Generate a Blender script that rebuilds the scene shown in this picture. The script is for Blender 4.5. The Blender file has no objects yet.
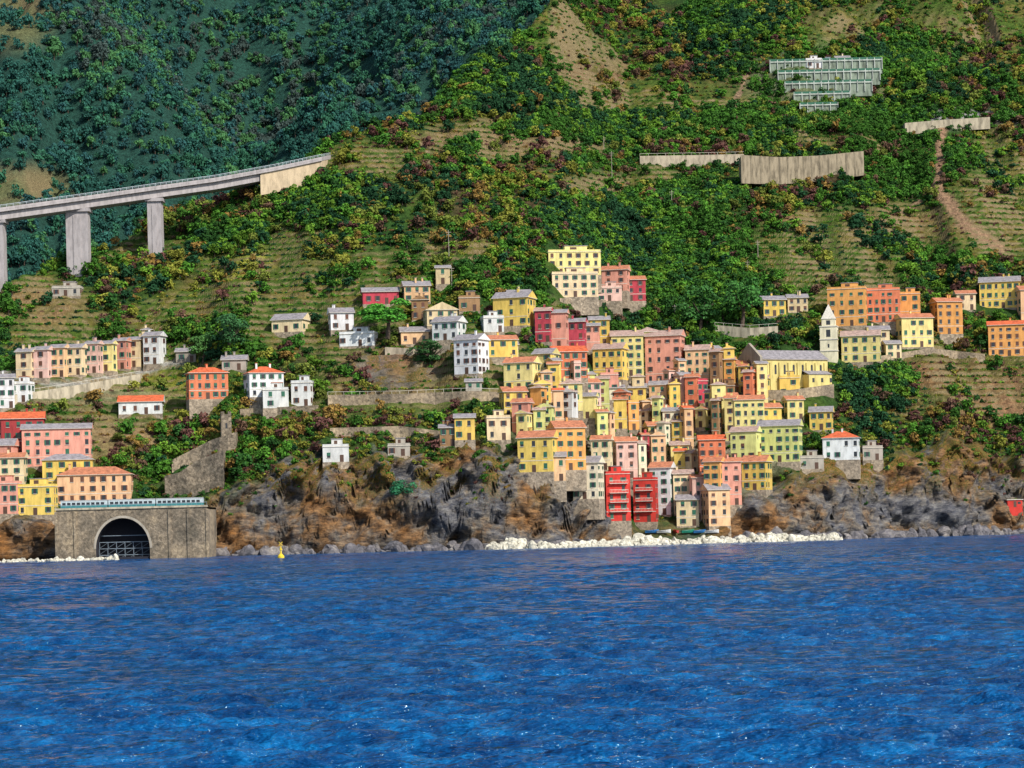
import bpy, math, random
import numpy as np
from mathutils import Vector, Matrix
random.seed(7); RNG=np.random.default_rng(11)
F=2600.0; H=7.0; PV=526.0; TH=math.radians(1.4)
CT,ST=math.cos(TH),math.sin(TH)
scene=bpy.context.scene
# ------------------------------------------------------------ helpers
def unroll(u,v):
    return 512+(u-512)*CT-(v-PV)*ST, PV+(v-PV)*CT+(u-512)*ST
def reroll(u,v):
    return 512+(u-512)*CT+(v-PV)*ST, PV+(v-PV)*CT-(u-512)*ST
def hsh(x,y,s):
    h=(x.astype(np.int64)*374761393+y.astype(np.int64)*668265263+s*974711)&0xffffffff
    h=((h^(h>>13))*1274126177)&0xffffffff
    h=((h^(h>>16))*2246822519)&0xffffffff
    return ((h^(h>>15))&0xffffff)/float(0xffffff)
def vn(x,y,s=0):
    xi=np.floor(x);yi=np.floor(y);fx=x-xi;fy=y-yi
    fx=fx*fx*(3-2*fx);fy=fy*fy*(3-2*fy)
    a=hsh(xi,yi,s);b=hsh(xi+1,yi,s);c=hsh(xi,yi+1,s);d=hsh(xi+1,yi+1,s)
    return (a*(1-fx)+b*fx)*(1-fy)+(c*(1-fx)+d*fx)*fy
def fbm(x,y,o=4,s=0):
    r=0;a=.5;t=0
    for i in range(o):
        r=r+a*vn(x*2**i+i*17.3,y*2**i+i*9.1,s+i);t+=a;a*=.5
    return r/t*2-1
def sst(x,a,b):
    t=np.clip((x-a)/(b-a),0,1);return t*t*(3-2*t)
def numesh(name,V,Fq,cols=None,attrs=None,smooth=True):
    me=bpy.data.meshes.new(name)
    n=len(V);m=len(Fq)
    me.vertices.add(n);me.vertices.foreach_set('co',np.asarray(V,np.float32).ravel())
    k=Fq.shape[1]
    me.loops.add(m*k);me.loops.foreach_set('vertex_index',Fq.astype(np.int32).ravel())
    me.polygons.add(m);me.polygons.foreach_set('loop_start',(np.arange(m)*k).astype(np.int32))
    me.polygons.foreach_set('loop_total',np.full(m,k,np.int32))
    me.update(calc_edges=True)
    me.polygons.foreach_set('use_smooth',np.full(m,smooth,bool))
    if cols is not None:
        a=me.color_attributes.new('Col','FLOAT_COLOR','POINT')
        a.data.foreach_set('color',np.concatenate([cols,np.ones((n,1))],1).astype(np.float32).ravel())
    if attrs:
        for kx,vx in attrs.items():
            a=me.attributes.new(kx,'FLOAT','POINT');a.data.foreach_set('value',vx.astype(np.float32).ravel())
    return me
def addobj(name,me,mats=(),loc=(0,0,0),rotz=0,parent=None):
    o=bpy.data.objects.new(name,me);scene.collection.objects.link(o)
    for m in mats: me.materials.append(m)
    o.location=loc;o.rotation_euler=(0,0,rotz)
    if parent: o.parent=parent
    return o
def gridfaces(nr,nc):
    i=np.arange(nr-1)[:,None]*nc+np.arange(nc-1)[None,:]
    return np.stack([i,i+1,i+nc+1,i+nc],-1).reshape(-1,4)
# ------------------------------------------------------------ materials
def newmat(name):
    m=bpy.data.materials.new(name);m.use_nodes=True
    nt=m.node_tree;b=nt.nodes['Principled BSDF'];return m,nt,b
def N(nt,t,**k):
    n=nt.nodes.new(t)
    for a,v in k.items(): setattr(n,a,v)
    return n
def noise(nt,vec,scale,detail=4,rough=.6):
    n=N(nt,'ShaderNodeTexNoise');n.inputs['Scale'].default_value=scale;n.inputs['Detail'].default_value=detail
    n.inputs['Roughness'].default_value=rough
    if vec is not None: nt.links.new(vec,n.inputs['Vector'])
    return n.outputs[0]
def ramp(nt,fac,stops):
    r=N(nt,'ShaderNodeValToRGB');cr=r.color_ramp
    while len(cr.elements)<len(stops): cr.elements.new(.5)
    for e,(p,c) in zip(cr.elements,stops):
        e.position=p;e.color=(c if len(c)==4 else (*c,1)) if hasattr(c,'__len__') else (c,c,c,1)
    nt.links.new(fac,r.inputs[0]);return r.outputs[0]
def mixc(nt,fac,a,b,mode='MIX'):
    m=N(nt,'ShaderNodeMix',data_type='RGBA',blend_type=mode)
    for s,v in ((m.inputs[0],fac),(m.inputs[6],a),(m.inputs[7],b)):
        if hasattr(v,'is_output'): nt.links.new(v,s)
        elif hasattr(v,'__len__'): s.default_value=(*v,1)
        else: s.default_value=v
    return m.outputs[2]
def math2(nt,op,a,b):
    m=N(nt,'ShaderNodeMath',operation=op)
    for s,v in ((m.inputs[0],a),(m.inputs[1],b)):
        if hasattr(v,'is_output'): nt.links.new(v,s)
        else: s.default_value=v
    return m.outputs[0]
def bump(nt,b,h,st,dist):
    n=N(nt,'ShaderNodeBump');n.inputs['Strength'].default_value=st;n.inputs['Distance'].default_value=dist
    nt.links.new(h,n.inputs['Height']);nt.links.new(n.outputs[0],b.inputs['Normal'])
def wallmat(name,c,rough=.9,stain=.32):
    m,nt,b=newmat(name);tc=N(nt,'ShaderNodeTexCoord').outputs['Object']
    mp=N(nt,'ShaderNodeMapping');mp.inputs['Scale'].default_value=(1,1,.3);nt.links.new(tc,mp.inputs[0])
    n1=noise(nt,mp.outputs[0],.7,5);n2=noise(nt,tc,4,3)
    oi=N(nt,'ShaderNodeObjectInfo').outputs['Random']
    r1=ramp(nt,n1,[(.34,1-stain),(.58,1.0)]);r2=ramp(nt,n2,[(.3,.88),(.7,1.0)])
    r3=ramp(nt,oi,[(0,(.80,.77,.74)),(.5,(1,1,1)),(1,(1,.93,.94))])
    x=mixc(nt,1,c,r1,'MULTIPLY');x=mixc(nt,1,x,r2,'MULTIPLY');x=mixc(nt,1,x,r3,'MULTIPLY')
    nt.links.new(x,b.inputs['Base Color']);b.inputs['Roughness'].default_value=rough
    b.inputs['Specular IOR Level'].default_value=.2
    bump(nt,b,n2,.4,.05);return m
def roofmat(name,c):
    m,nt,b=newmat(name);tc=N(nt,'ShaderNodeTexCoord').outputs['Object']
    n1=noise(nt,tc,.9,5);n2=noise(nt,tc,7,3)
    w=N(nt,'ShaderNodeTexWave');w.inputs['Scale'].default_value=1.6;w.inputs['Distortion'].default_value=.6;nt.links.new(tc,w.inputs[0])
    x=mixc(nt,1,c,ramp(nt,n1,[(.3,.55),(.65,1.15)]),'MULTIPLY')
    x=mixc(nt,1,x,ramp(nt,n2,[(.3,.7),(.7,1.2)]),'MULTIPLY')
    x=mixc(nt,1,x,ramp(nt,w.outputs[1],[(0,.75),(.6,1.05)]),'MULTIPLY')
    nt.links.new(x,b.inputs['Base Color']);b.inputs['Roughness'].default_value=.9
    bump(nt,b,w.outputs[1],.5,.08);return m
def plain(name,c,rough=.6,metal=0,var=.3,scale=2):
    m,nt,b=newmat(name);tc=N(nt,'ShaderNodeTexCoord').outputs['Object']
    n1=noise(nt,tc,scale,4);x=mixc(nt,1,c,ramp(nt,n1,[(.3,1-var),(.65,1.0)]),'MULTIPLY')
    nt.links.new(x,b.inputs['Base Color']);b.inputs['Roughness'].default_value=rough;b.inputs['Metallic'].default_value=metal
    return m
WC=dict(yellow=(.86,.62,.15),pale=(.88,.76,.30),cream=(.86,.70,.42),pink=(.82,.38,.28),salmon=(.76,.24,.12),
 orange=(.85,.42,.13),peach=(.87,.56,.31),red=(.66,.06,.045),dred=(.42,.06,.06),white=(.82,.84,.82),lime=(.74,.77,.28),
 blue=(.55,.72,.80),grey=(.46,.42,.35),brown=(.40,.24,.12),crimson=(.58,.08,.11),ltpink=(.85,.55,.46),ivory=(.86,.79,.56))
WM={k:wallmat('plaster_'+k,v) for k,v in WC.items()}
RM=dict(t=roofmat('terracotta_roof',(.60,.22,.11)),r=roofmat('red_tile_roof',(.75,.15,.05)),s=roofmat('slate_roof',(.34,.31,.32)),
 p=roofmat('faded_tile_roof',(.50,.34,.28)))
M_glass=plain('window_glass',(.03,.035,.045),.2,0,.2)
M_shg=plain('green_shutter',(.025,.14,.08),.6);M_shb=plain('brown_shutter',(.15,.06,.035),.6)
M_trim=plain('pale_trim',(.70,.65,.55),.8);M_door=plain('wood_door',(.1,.05,.03),.6)
M_metal=plain('dark_metal',(.05,.05,.05),.5)
M_conc=wallmat('concrete',(.46,.41,.33));M_concl=wallmat('pale_concrete',(.55,.48,.35),.9,.5)
def stonemat(name,c1,c2,c3,scale=1.0,vm=.45):
    m,nt,b=newmat(name);g=N(nt,'ShaderNodeNewGeometry').outputs['Position']
    v=N(nt,'ShaderNodeTexVoronoi');v.inputs['Scale'].default_value=1.3*scale;nt.links.new(g,v.inputs['Vector'])
    n1=noise(nt,g,.12*scale,6,.7);n2=noise(nt,g,1.2*scale,5,.7)
    x=ramp(nt,n1,[(.35,c1),(.5,c2),(.65,c3)])
    x=mixc(nt,1,x,ramp(nt,n2,[(.3,.5),(.7,1.35)]),'MULTIPLY')
    sv_=N(nt,'ShaderNodeSeparateColor');nt.links.new(v.outputs['Color'],sv_.inputs[0])
    x=mixc(nt,vm,x,ramp(nt,sv_.outputs[0],[(0,.45),(1,1.3)]),'MULTIPLY')
    nt.links.new(x,b.inputs['Base Color']);b.inputs['Roughness'].default_value=.95
    bump(nt,b,n2,.9,.4);return m
M_stone=stonemat('dry_stone',(.20,.16,.12),(.32,.25,.17),(.44,.34,.22))
M_stoned=stonemat('grey_stone',(.14,.12,.09),(.26,.21,.15),(.38,.30,.21),1.0,.8)
M_found=stonemat('foundation_masonry',(.24,.20,.15),(.36,.29,.21),(.46,.37,.27),1.0,.6)
M_white_rock=stonemat('limestone_boulder',(.50,.47,.38),(.64,.60,.48),(.76,.72,.6))
M_dark_rock=stonemat('shore_rock',(.07,.07,.08),(.15,.14,.15),(.28,.25,.22))
# ------------------------------------------------------------ terrain A (front hill)
def ipic(pts):
    P=[unroll(a,b) for a,b in pts];return np.array([p[0] for p in P]),np.array([p[1] for p in P])
sx,sv=ipic([(-400,310),(0,287),(40,262),(75,252),(110,240),(150,216),(200,206),(250,196),(290,182),(330,160),(370,135),(420,116),(450,85),(500,45),(560,8),(620,-30),(900,-60),(1500,-70)])
UA=np.arange(-420,1480,2.2)
def ywf(U): return np.interp(U,[-400,0,200,500,560,640,720,790,900,1024,1500],[770,775,787,788,795,826,828,840,872,885,930])
def hcf(U): return np.interp(U,[-400,0,60,200,235,300,420,520,560,600,640,700,740,790,850,950,1500],[14,13,11,12,20,26,27,27,24,12,3,3,9,16,22,26,26])
def cwf(U): return np.interp(U,[-400,200,300,560,640,720,800,900,1500],[9,7,10,10,8,8,11,15,17])
DR=np.concatenate([np.arange(-2,30,.42),np.arange(30,330,.8),np.arange(330,640,2.5)])
TS=.60
def terrA(U,D):
    yw=ywf(U);y=yw+D;x=(U-512)/F*y
    hc=hcf(U)*(1+.16*fbm(x/14,y*0+1,3,8));cw=cwf(U)
    crag=fbm(x/10,y/30+3,4,5)*7*np.clip(hcf(U)/15,0,1)
    dd=D+crag*sst(D,0,5)*(1-sst(D,26,60))
    c=np.clip(dd/cw,0,1)
    c=c+.05*np.sin(c*14+fbm(x/15,y*0,2,9)*6)*c*(1-c)*4
    z=-1.5+ (hc+1.5)*(np.clip(c,0,1)**.75)
    z=np.where(D<0,-2.5,z)
    up=np.clip(dd-cw,0,None)
    return x,y,z+up*TS
UU,DD=np.meshgrid(UA,DR)
X,Y,Z=terrA(UU,DD)
VS=np.interp(UA,sx,sv)
kS=(PV-VS)/F
over=Z-(H+kS[None,:]*Y)
def smin(a,b,kk): 
    h=np.clip(.5+.5*(b-a)/kk,0,1);return b*(1-h)+a*h-kk*h*(1-h)
first=np.argmax(over>0,axis=0);first=np.where((over>0).any(axis=0),first,len(DR)-1)
yr=Y[first,np.arange(len(UA))];zr=Z[first,np.arange(len(UA))]
ker=np.hanning(15);ker/=ker.sum()
yr=np.convolve(np.pad(yr,7,'edge'),ker,'valid');zr=np.convolve(np.pad(zr,7,'edge'),ker,'valid')
Z=smin(Z,zr[None,:]+3-(Y-yr[None,:])*.45,10)
Z=np.maximum(Z,-3)
inland=sst(DD,18,60)
Z+=inland*(fbm(X/70,Y/70,3,21)*9+fbm(X/18+5,Y/18,3,33)*2.4)
rv=np.abs(fbm(X/110+8,Y/260,3,71));Z-=inland*sst(DD,60,130)*(1-sst(rv,0,.16))*9
PU,PVv=reroll(UU,PV-(Z-H)/Y*F)
def ell(u,v,cu,cv,ru,rv_,soft=.5):
    d=np.sqrt(((u-cu)/ru)**2+((v-cv)/rv_)**2);return 1-sst(d,1-soft,1+soft)
TER=[(240,258,30,24),(115,246,75,14),(35,300,60,26),(600,190,45,16),(800,245,60,25),(1000,215,60,50),(620,80,60,22),(500,140,90,24),
 (950,400,90,50),(370,412,120,22),(330,285,60,20),(980,30,80,40),(455,250,40,18),(700,100,60,20),(860,30,60,25),(900,230,50,30),(150,400,60,30),(370,160,50,20),(60,340,80,16)]
tm=np.zeros_like(Z)
for t in TER: tm=np.maximum(tm,ell(PU,PVv,*t))
tm=np.maximum(tm,sst(fbm(X/45,Y/45,3,90),.05,.25)*.9)
tm*=inland*(1-sst(DD,430,480))
st=2.6;Zpre=Z.copy();f=Z/st;fr=f-np.floor(f)
Zt=(np.floor(f)+sst(fr,.62,.98)+fr*.12)*st
Z=Z*(1-tm)+Zt*tm
cm=(1-sst(DD,16,34))*sst(DD,-1,2)*np.clip(hcf(UU)/14,0,1)
Y=Y+cm*(fbm(X/11+Z/14,Z/8,5,44)*8+(np.abs(fbm(X/7-Z/7,Z/20,4,45))-.25)*12+fbm(X/2.2,Z/2.0,3,46)*1.7)
PU,PVv=reroll(512+X/Y*F,PV-(Z-H)/Y*F)
def C(*c): return np.array(c)
n1=fbm(X/30,Y/30,4,3);n2=fbm(X/6,Y/6,3,4);n3=fbm(X/60,Y/40,3,6)
col=np.zeros(Z.shape+(3,))+C(.035,.085,.016)
def blend(m,c):
    global col
    m=np.clip(m,0,1)[...,None];col=col*(1-m)+np.array(c)*m
blend(sst(n1,0,.4)*.8,(.08,.13,.02));blend(sst(n3,.15,.45)*.7,(.11,.055,.035))
blend(sst(-n3,.1,.4)*.8,(.03,.09,.018))
blend(tm*.75,(.09,.15,.02));blend(tm*sst(n2,.0,.35)*.75,(.23,.17,.045))
for (u,v,a,b,c) in [(510,142,85,12,(.30,.19,.10)),(600,72,45,12,(.22,.13,.06)),(35,305,55,20,(.32,.20,.09)),(390,372,50,26,(.28,.16,.09)),
  (120,440,50,20,(.34,.23,.11)),(150,385,55,16,(.24,.25,.03)),(960,375,80,20,(.24,.14,.06)),(1000,405,60,22,(.32,.18,.09)),(450,240,26,12,(.2,.2,.05)),(790,215,30,10,(.30,.19,.08)),
  (240,258,26,20,(.34,.34,.05)),(820,80,70,36,(.16,.20,.10)),(950,118,55,10,(.36,.35,.33)),(90,395,80,10,(.26,.25,.13)),(410,410,100,12,(.14,.17,.04)),(900,225,50,20,(.26,.17,.07))]:
    blend(ell(PU,PVv,u,v,a,b)*(.5+.5*np.clip(n2*2+.5,0,1)),c)
def polyd(u,v,pts):
    d=np.full(u.shape,1e9)
    for (a,b),(c,e) in zip(pts[:-1],pts[1:]):
        L=(c-a)**2+(e-b)**2;t=np.clip(((u-a)*(c-a)+(v-b)*(e-b))/L,0,1)
        d=np.minimum(d,np.hypot(u-a-t*(c-a),v-b-t*(e-b)))
    return d
for pts,w,c in [([(942,128),(938,190),(962,222),(1000,248)],6,(.36,.22,.13)),([(735,105),(752,60),(758,20)],3,(.3,.2,.12)),([(935,190),(900,215),(885,250)],3,(.3,.2,.12)),
  ([(0,372),(60,385),(135,375),(180,360)],3.5,(.4,.38,.33)),([(645,158),(760,158)],3,(.4,.38,.33)),([(905,122),(1000,116),(1100,130)],5,(.4,.39,.37)),([(425,145),(435,200),(450,240)],2.5,(.3,.22,.13))]:
    blend((1-sst(polyd(PU+n2*5,PVv,pts),w*.6,w*1.3))*inland,c)
town=ell(PU,PVv,655,440,135,65,.2)
blend(town*.85,(.28,.23,.17))
rock=np.clip(1-sst(DD+n2*7+n1*8,cwf(UU)*1.1,cwf(UU)*1.5+7),0,1)*np.clip(hcf(UU)/8,0,1)
rock=np.maximum(rock,ell(PU,PVv,390,370,44,22,.4)*.6)
V=np.stack([X,Y,Z],-1).reshape(-1,3)
me=numesh('hillside_terrain',V,gridfaces(len(DR),len(UA)),col.reshape(-1,3),{'rock':rock,'ter':tm})
def groundmat():
    m,nt,b=newmat('hillside_ground');g=N(nt,'ShaderNodeNewGeometry')
    pos=g.outputs['Position'];A=N(nt,'ShaderNodeAttribute',attribute_name='Col').outputs['Color']
    R=N(nt,'ShaderNodeAttribute',attribute_name='rock').outputs['Fac'];TR=N(nt,'ShaderNodeAttribute',attribute_name='ter').outputs['Fac']
    n1=noise(nt,pos,.5,6,.7);n3=noise(nt,pos,2.0,4,.7)
    x=mixc(nt,1,A,ramp(nt,n1,[(.3,.35),(.7,1.7)]),'MULTIPLY')
    sp=N(nt,'ShaderNodeSeparateXYZ');nt.links.new(g.outputs['Normal'],sp.inputs[0])
    st=ramp(nt,sp.outputs[2],[(.58,1.0),(.76,0.0)])
    sc=mixc(nt,1,(.36,.27,.14),ramp(nt,n3,[(.3,.4),(.7,1.3)]),'MULTIPLY')
    x=mixc(nt,math2(nt,'MULTIPLY',st,TR),x,sc)
    mp=N(nt,'ShaderNodeMapping');mp.inputs['Rotation'].default_value=(0,.7,.3);mp.inputs['Scale'].default_value=(1,1,3.2);nt.links.new(pos,mp.inputs[0])
    ns=noise(nt,mp.outputs[0],.22,8,.78);nl=noise(nt,pos,.05,5,.65)
    rc=ramp(nt,ns,[(.33,(.035,.035,.042)),(.43,(.105,.10,.105)),(.51,(.21,.195,.18)),(.59,(.34,.305,.255)),(.7,(.52,.48,.41))])
    rc2=ramp(nt,nl,[(.40,(.80,.86,1.0)),(.48,(1.0,.93,.84)),(.56,(1.25,.80,.45)),(.66,(1.3,.66,.25))])
    rc=mixc(nt,1,rc,rc2,'MULTIPLY')
    ng=noise(nt,pos,.13,6,.7);gm=ramp(nt,ng,[(.49,0),(.55,1)])
    gz=N(nt,'ShaderNodeSeparateXYZ');nt.links.new(pos,gz.inputs[0])
    mr=N(nt,'ShaderNodeMapRange');mr.inputs[1].default_value=11;mr.inputs[2].default_value=23;nt.links.new(gz.outputs[2],mr.inputs[0])
    gmm=math2(nt,'MULTIPLY',gm,mr.outputs[0])
    rc=mixc(nt,gmm,rc,mixc(nt,ramp(nt,n3,[(.42,0),(.55,1)]),(.06,.12,.02),(.32,.17,.05)))
    mr2=N(nt,'ShaderNodeMapRange');mr2.inputs[1].default_value=.6;mr2.inputs[2].default_value=2.6;mr2.inputs[3].default_value=.28;mr2.inputs[4].default_value=1
    nt.links.new(gz.outputs[2],mr2.inputs[0]);rc=mixc(nt,1,rc,mr2.outputs[0],'MULTIPLY')
    x=mixc(nt,R,x,rc)
    nt.links.new(x,b.inputs['Base Color']);b.inputs['Roughness'].default_value=.95;b.inputs['Specular IOR Level'].default_value=.15
    bump(nt,b,math2(nt,'ADD',n1,math2(nt,'MULTIPLY',ns,1.4)),.9,1.8);return m
M_ground=groundmat()
addobj('hillside_terrain',me,[M_ground])
Kc=np.maximum.accumulate((Z-H)/Y,axis=0)
def site(u,v):
    up,vp=unroll(u,v);kk=(PV-vp)/F
    i=int(np.clip(round((up-UA[0])/2.2),0,len(UA)-1))
    j=int(np.searchsorted(Kc[:,i],kk));j=min(max(j,1),len(DR)-1)
    k0,k1=Kc[j-1,i],Kc[j,i];t=0 if k1<=k0 else min(max((kk-k0)/(k1-k0),0),1)
    y=Y[j-1,i]*(1-t)+Y[j,i]*t
    return Vector(((up-512)/F*y,y,H+kk*y))
def at(u,v,y):
    up,vp=unroll(u,v);return Vector(((up-512)/F*y,y,H+(PV-vp)/F*y))
# ------------------------------------------------------------ terrain B (background hills)
UB=np.arange(-900,1900,5.0);YB=np.arange(960,2600,5.0)
UUb,Yb=np.meshgrid(UB,YB);Xb=(UUb-512)/F*Yb
Zb=35+(Yb-960)*.44
sp1=np.interp(Xb,[-700,-330,-210,-120,-60,60,400],[70,50,0,-60,-5,60,50])
Zb+=sp1*sst(Yb,1050,1500)+fbm(Xb/160,Yb/200,4,51)*42*sst(Yb,1000,1300)+(np.abs(fbm(Xb/90+Yb/400,Yb/500,3,52))-.2)*80*sst(Yb,1000,1300)+fbm(Xb/25,Yb/25,3,53)*6
Zb=np.minimum(Zb,620-(Yb-2300)*.1)
PUb,PVb=reroll(UUb,PV-(Zb-H)/Yb*F)
tb=np.maximum(ell(PUb,PVb,12,15,40,32),ell(PUb,PVb,20,188,55,20))
f=Zb/5;fr=f-np.floor(f);Zb=Zb*(1-tb)+tb*(np.floor(f)+sst(fr,.5,.95))*5
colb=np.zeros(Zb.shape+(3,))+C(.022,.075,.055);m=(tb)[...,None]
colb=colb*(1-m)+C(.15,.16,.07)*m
me=numesh('background_hills',np.stack([Xb,Yb,Zb],-1).reshape(-1,3),gridfaces(len(YB),len(UB)),colb.reshape(-1,3),{'rock':np.zeros_like(Zb),'ter':tb*.8})
addobj('background_hills',me,[M_ground])
# ------------------------------------------------------------ sea
def build_sea():
    ys=[32.0]
    while ys[-1]<1150: ys.append(ys[-1]*1.0025)
    ys=np.array(ys);S=np.linspace(-.31,.31,720)
    SS,YY=np.meshgrid(S,ys);XX=SS*YY;ZZ=np.zeros_like(XX)
    r=np.random.default_rng(5)
    dx=YY*.00086;dy=YY*.0025
    w1=fbm(XX/30,YY/30,2,100)*2.5;w2=fbm(XX/17+4,YY/17,2,101)*2.5
    for i in range(68):
        L=10**r.uniform(math.log10(.6),math.log10(6.5));th=r.normal(math.radians(87),math.radians(20))
        kx=math.cos(th)*2*math.pi/L;ky=math.sin(th)*2*math.pi/L
        A=.0118*L**.8*r.uniform(.6,1.3)*(1 if L<4 else .6)
        fade=1-sst(dy*abs(math.sin(th))+dx*abs(math.cos(th)),L*.25,L*.55)
        w=kx*XX+ky*YY+r.uniform(0,6.28)+(w1 if i%2 else w2)
        s=np.sin(w);ZZ+=A*fade*(s+.3*np.cos(2*w))
    ZZ*=.55+1.0*sst(fbm(XX/14,YY/26,3,200),-.35,.35)
    V=np.stack([XX,YY,ZZ],-1).reshape(-1,3);Fq=gridfaces(len(ys),len(S))
    n=len(V);B=9000
    V=np.concatenate([V,np.array([[-B,-B,-1.6],[B,-B,-1.6],[B,B,-1.6],[-B,B,-1.6]])])
    Fq=np.concatenate([Fq,np.array([[n,n+1,n+2,n+3]])])
    me=numesh('sea',V,Fq)
    m,nt,b=newmat('sea_water');pos=N(nt,'ShaderNodeNewGeometry').outputs['Position']
    mp=N(nt,'ShaderNodeMapping');mp.inputs['Scale'].default_value=(.4,1,1);nt.links.new(pos,mp.inputs[0])
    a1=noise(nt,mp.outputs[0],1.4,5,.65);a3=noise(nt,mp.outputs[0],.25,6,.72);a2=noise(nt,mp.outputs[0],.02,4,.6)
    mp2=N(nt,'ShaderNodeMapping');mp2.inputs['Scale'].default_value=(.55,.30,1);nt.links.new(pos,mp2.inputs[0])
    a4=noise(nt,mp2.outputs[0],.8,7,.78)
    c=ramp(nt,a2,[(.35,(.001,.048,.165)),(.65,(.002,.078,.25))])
    c=mixc(nt,1,c,ramp(nt,a4,[(.36,(.45,.45,.55)),(.5,(.95,.95,.95)),(.63,(1.9,2.1,1.75))]),'MULTIPLY')  # ripple streaks: sky glints and dark troughs painted into the water colour
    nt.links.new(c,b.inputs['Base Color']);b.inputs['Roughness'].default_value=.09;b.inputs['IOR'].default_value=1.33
    b.inputs['Specular Tint'].default_value=(.62,.88,1,1)
    h=math2(nt,'ADD',math2(nt,'MULTIPLY',a1,.2),a3)
    bump(nt,b,h,1.0,2.0)
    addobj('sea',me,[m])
build_sea()
# ------------------------------------------------------------ mesh builder
class MB:
    def __init__(s): s.v=[];s.f=[];s.m=[]
    def poly(s,pts,mat):
        n=len(s.v);s.v+= [tuple(p) for p in pts];s.f.append(tuple(range(n,n+len(pts))));s.m.append(mat)
    def box(s,x0,x1,y0,y1,z0,z1,mat,M=None):
        P=[(x0,y0,z0),(x1,y0,z0),(x1,y1,z0),(x0,y1,z0),(x0,y0,z1),(x1,y0,z1),(x1,y1,z1),(x0,y1,z1)]
        if M: P=[tuple(M@Vector(p)) for p in P]
        n=len(s.v);s.v+=P
        for q in ((0,3,2,1),(4,5,6,7),(0,1,5,4),(1,2,6,5),(2,3,7,6),(3,0,4,7)):
            s.f.append(tuple(n+i for i in q));s.m.append(mat)
    def seg(s,p,q,r0,r1,mat,n=6):
        p=Vector(p);q=Vector(q);d=(q-p).normalized();a=d.orthogonal().normalized();b=d.cross(a);k=len(s.v)
        for c,r in ((p,r0),(q,r1)):
            for i in range(n):
                t=6.2832*i/n;s.v.append(tuple(c+a*math.cos(t)*r+b*math.sin(t)*r))
        for i in range(n):
            j=(i+1)%n;s.f.append((k+i,k+j,k+n+j,k+n+i));s.m.append(mat)
        s.f.append(tuple(k+n+i for i in range(n)));s.m.append(mat);s.f.append(tuple(k+n-1-i for i in range(n)));s.m.append(mat)
    def done(s,name,mats,loc=(0,0,0),rotz=0,smooth=False):
        me=bpy.data.meshes.new(name);me.from_pydata(s.v,[],s.f);me.update()
        me.polygons.foreach_set('material_index',s.m)
        if smooth: me.polygons.foreach_set('use_smooth',[True]*len(s.f))
        return addobj(name,me,mats,loc,rotz)
RECTS=[];FOOT=[]
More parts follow.
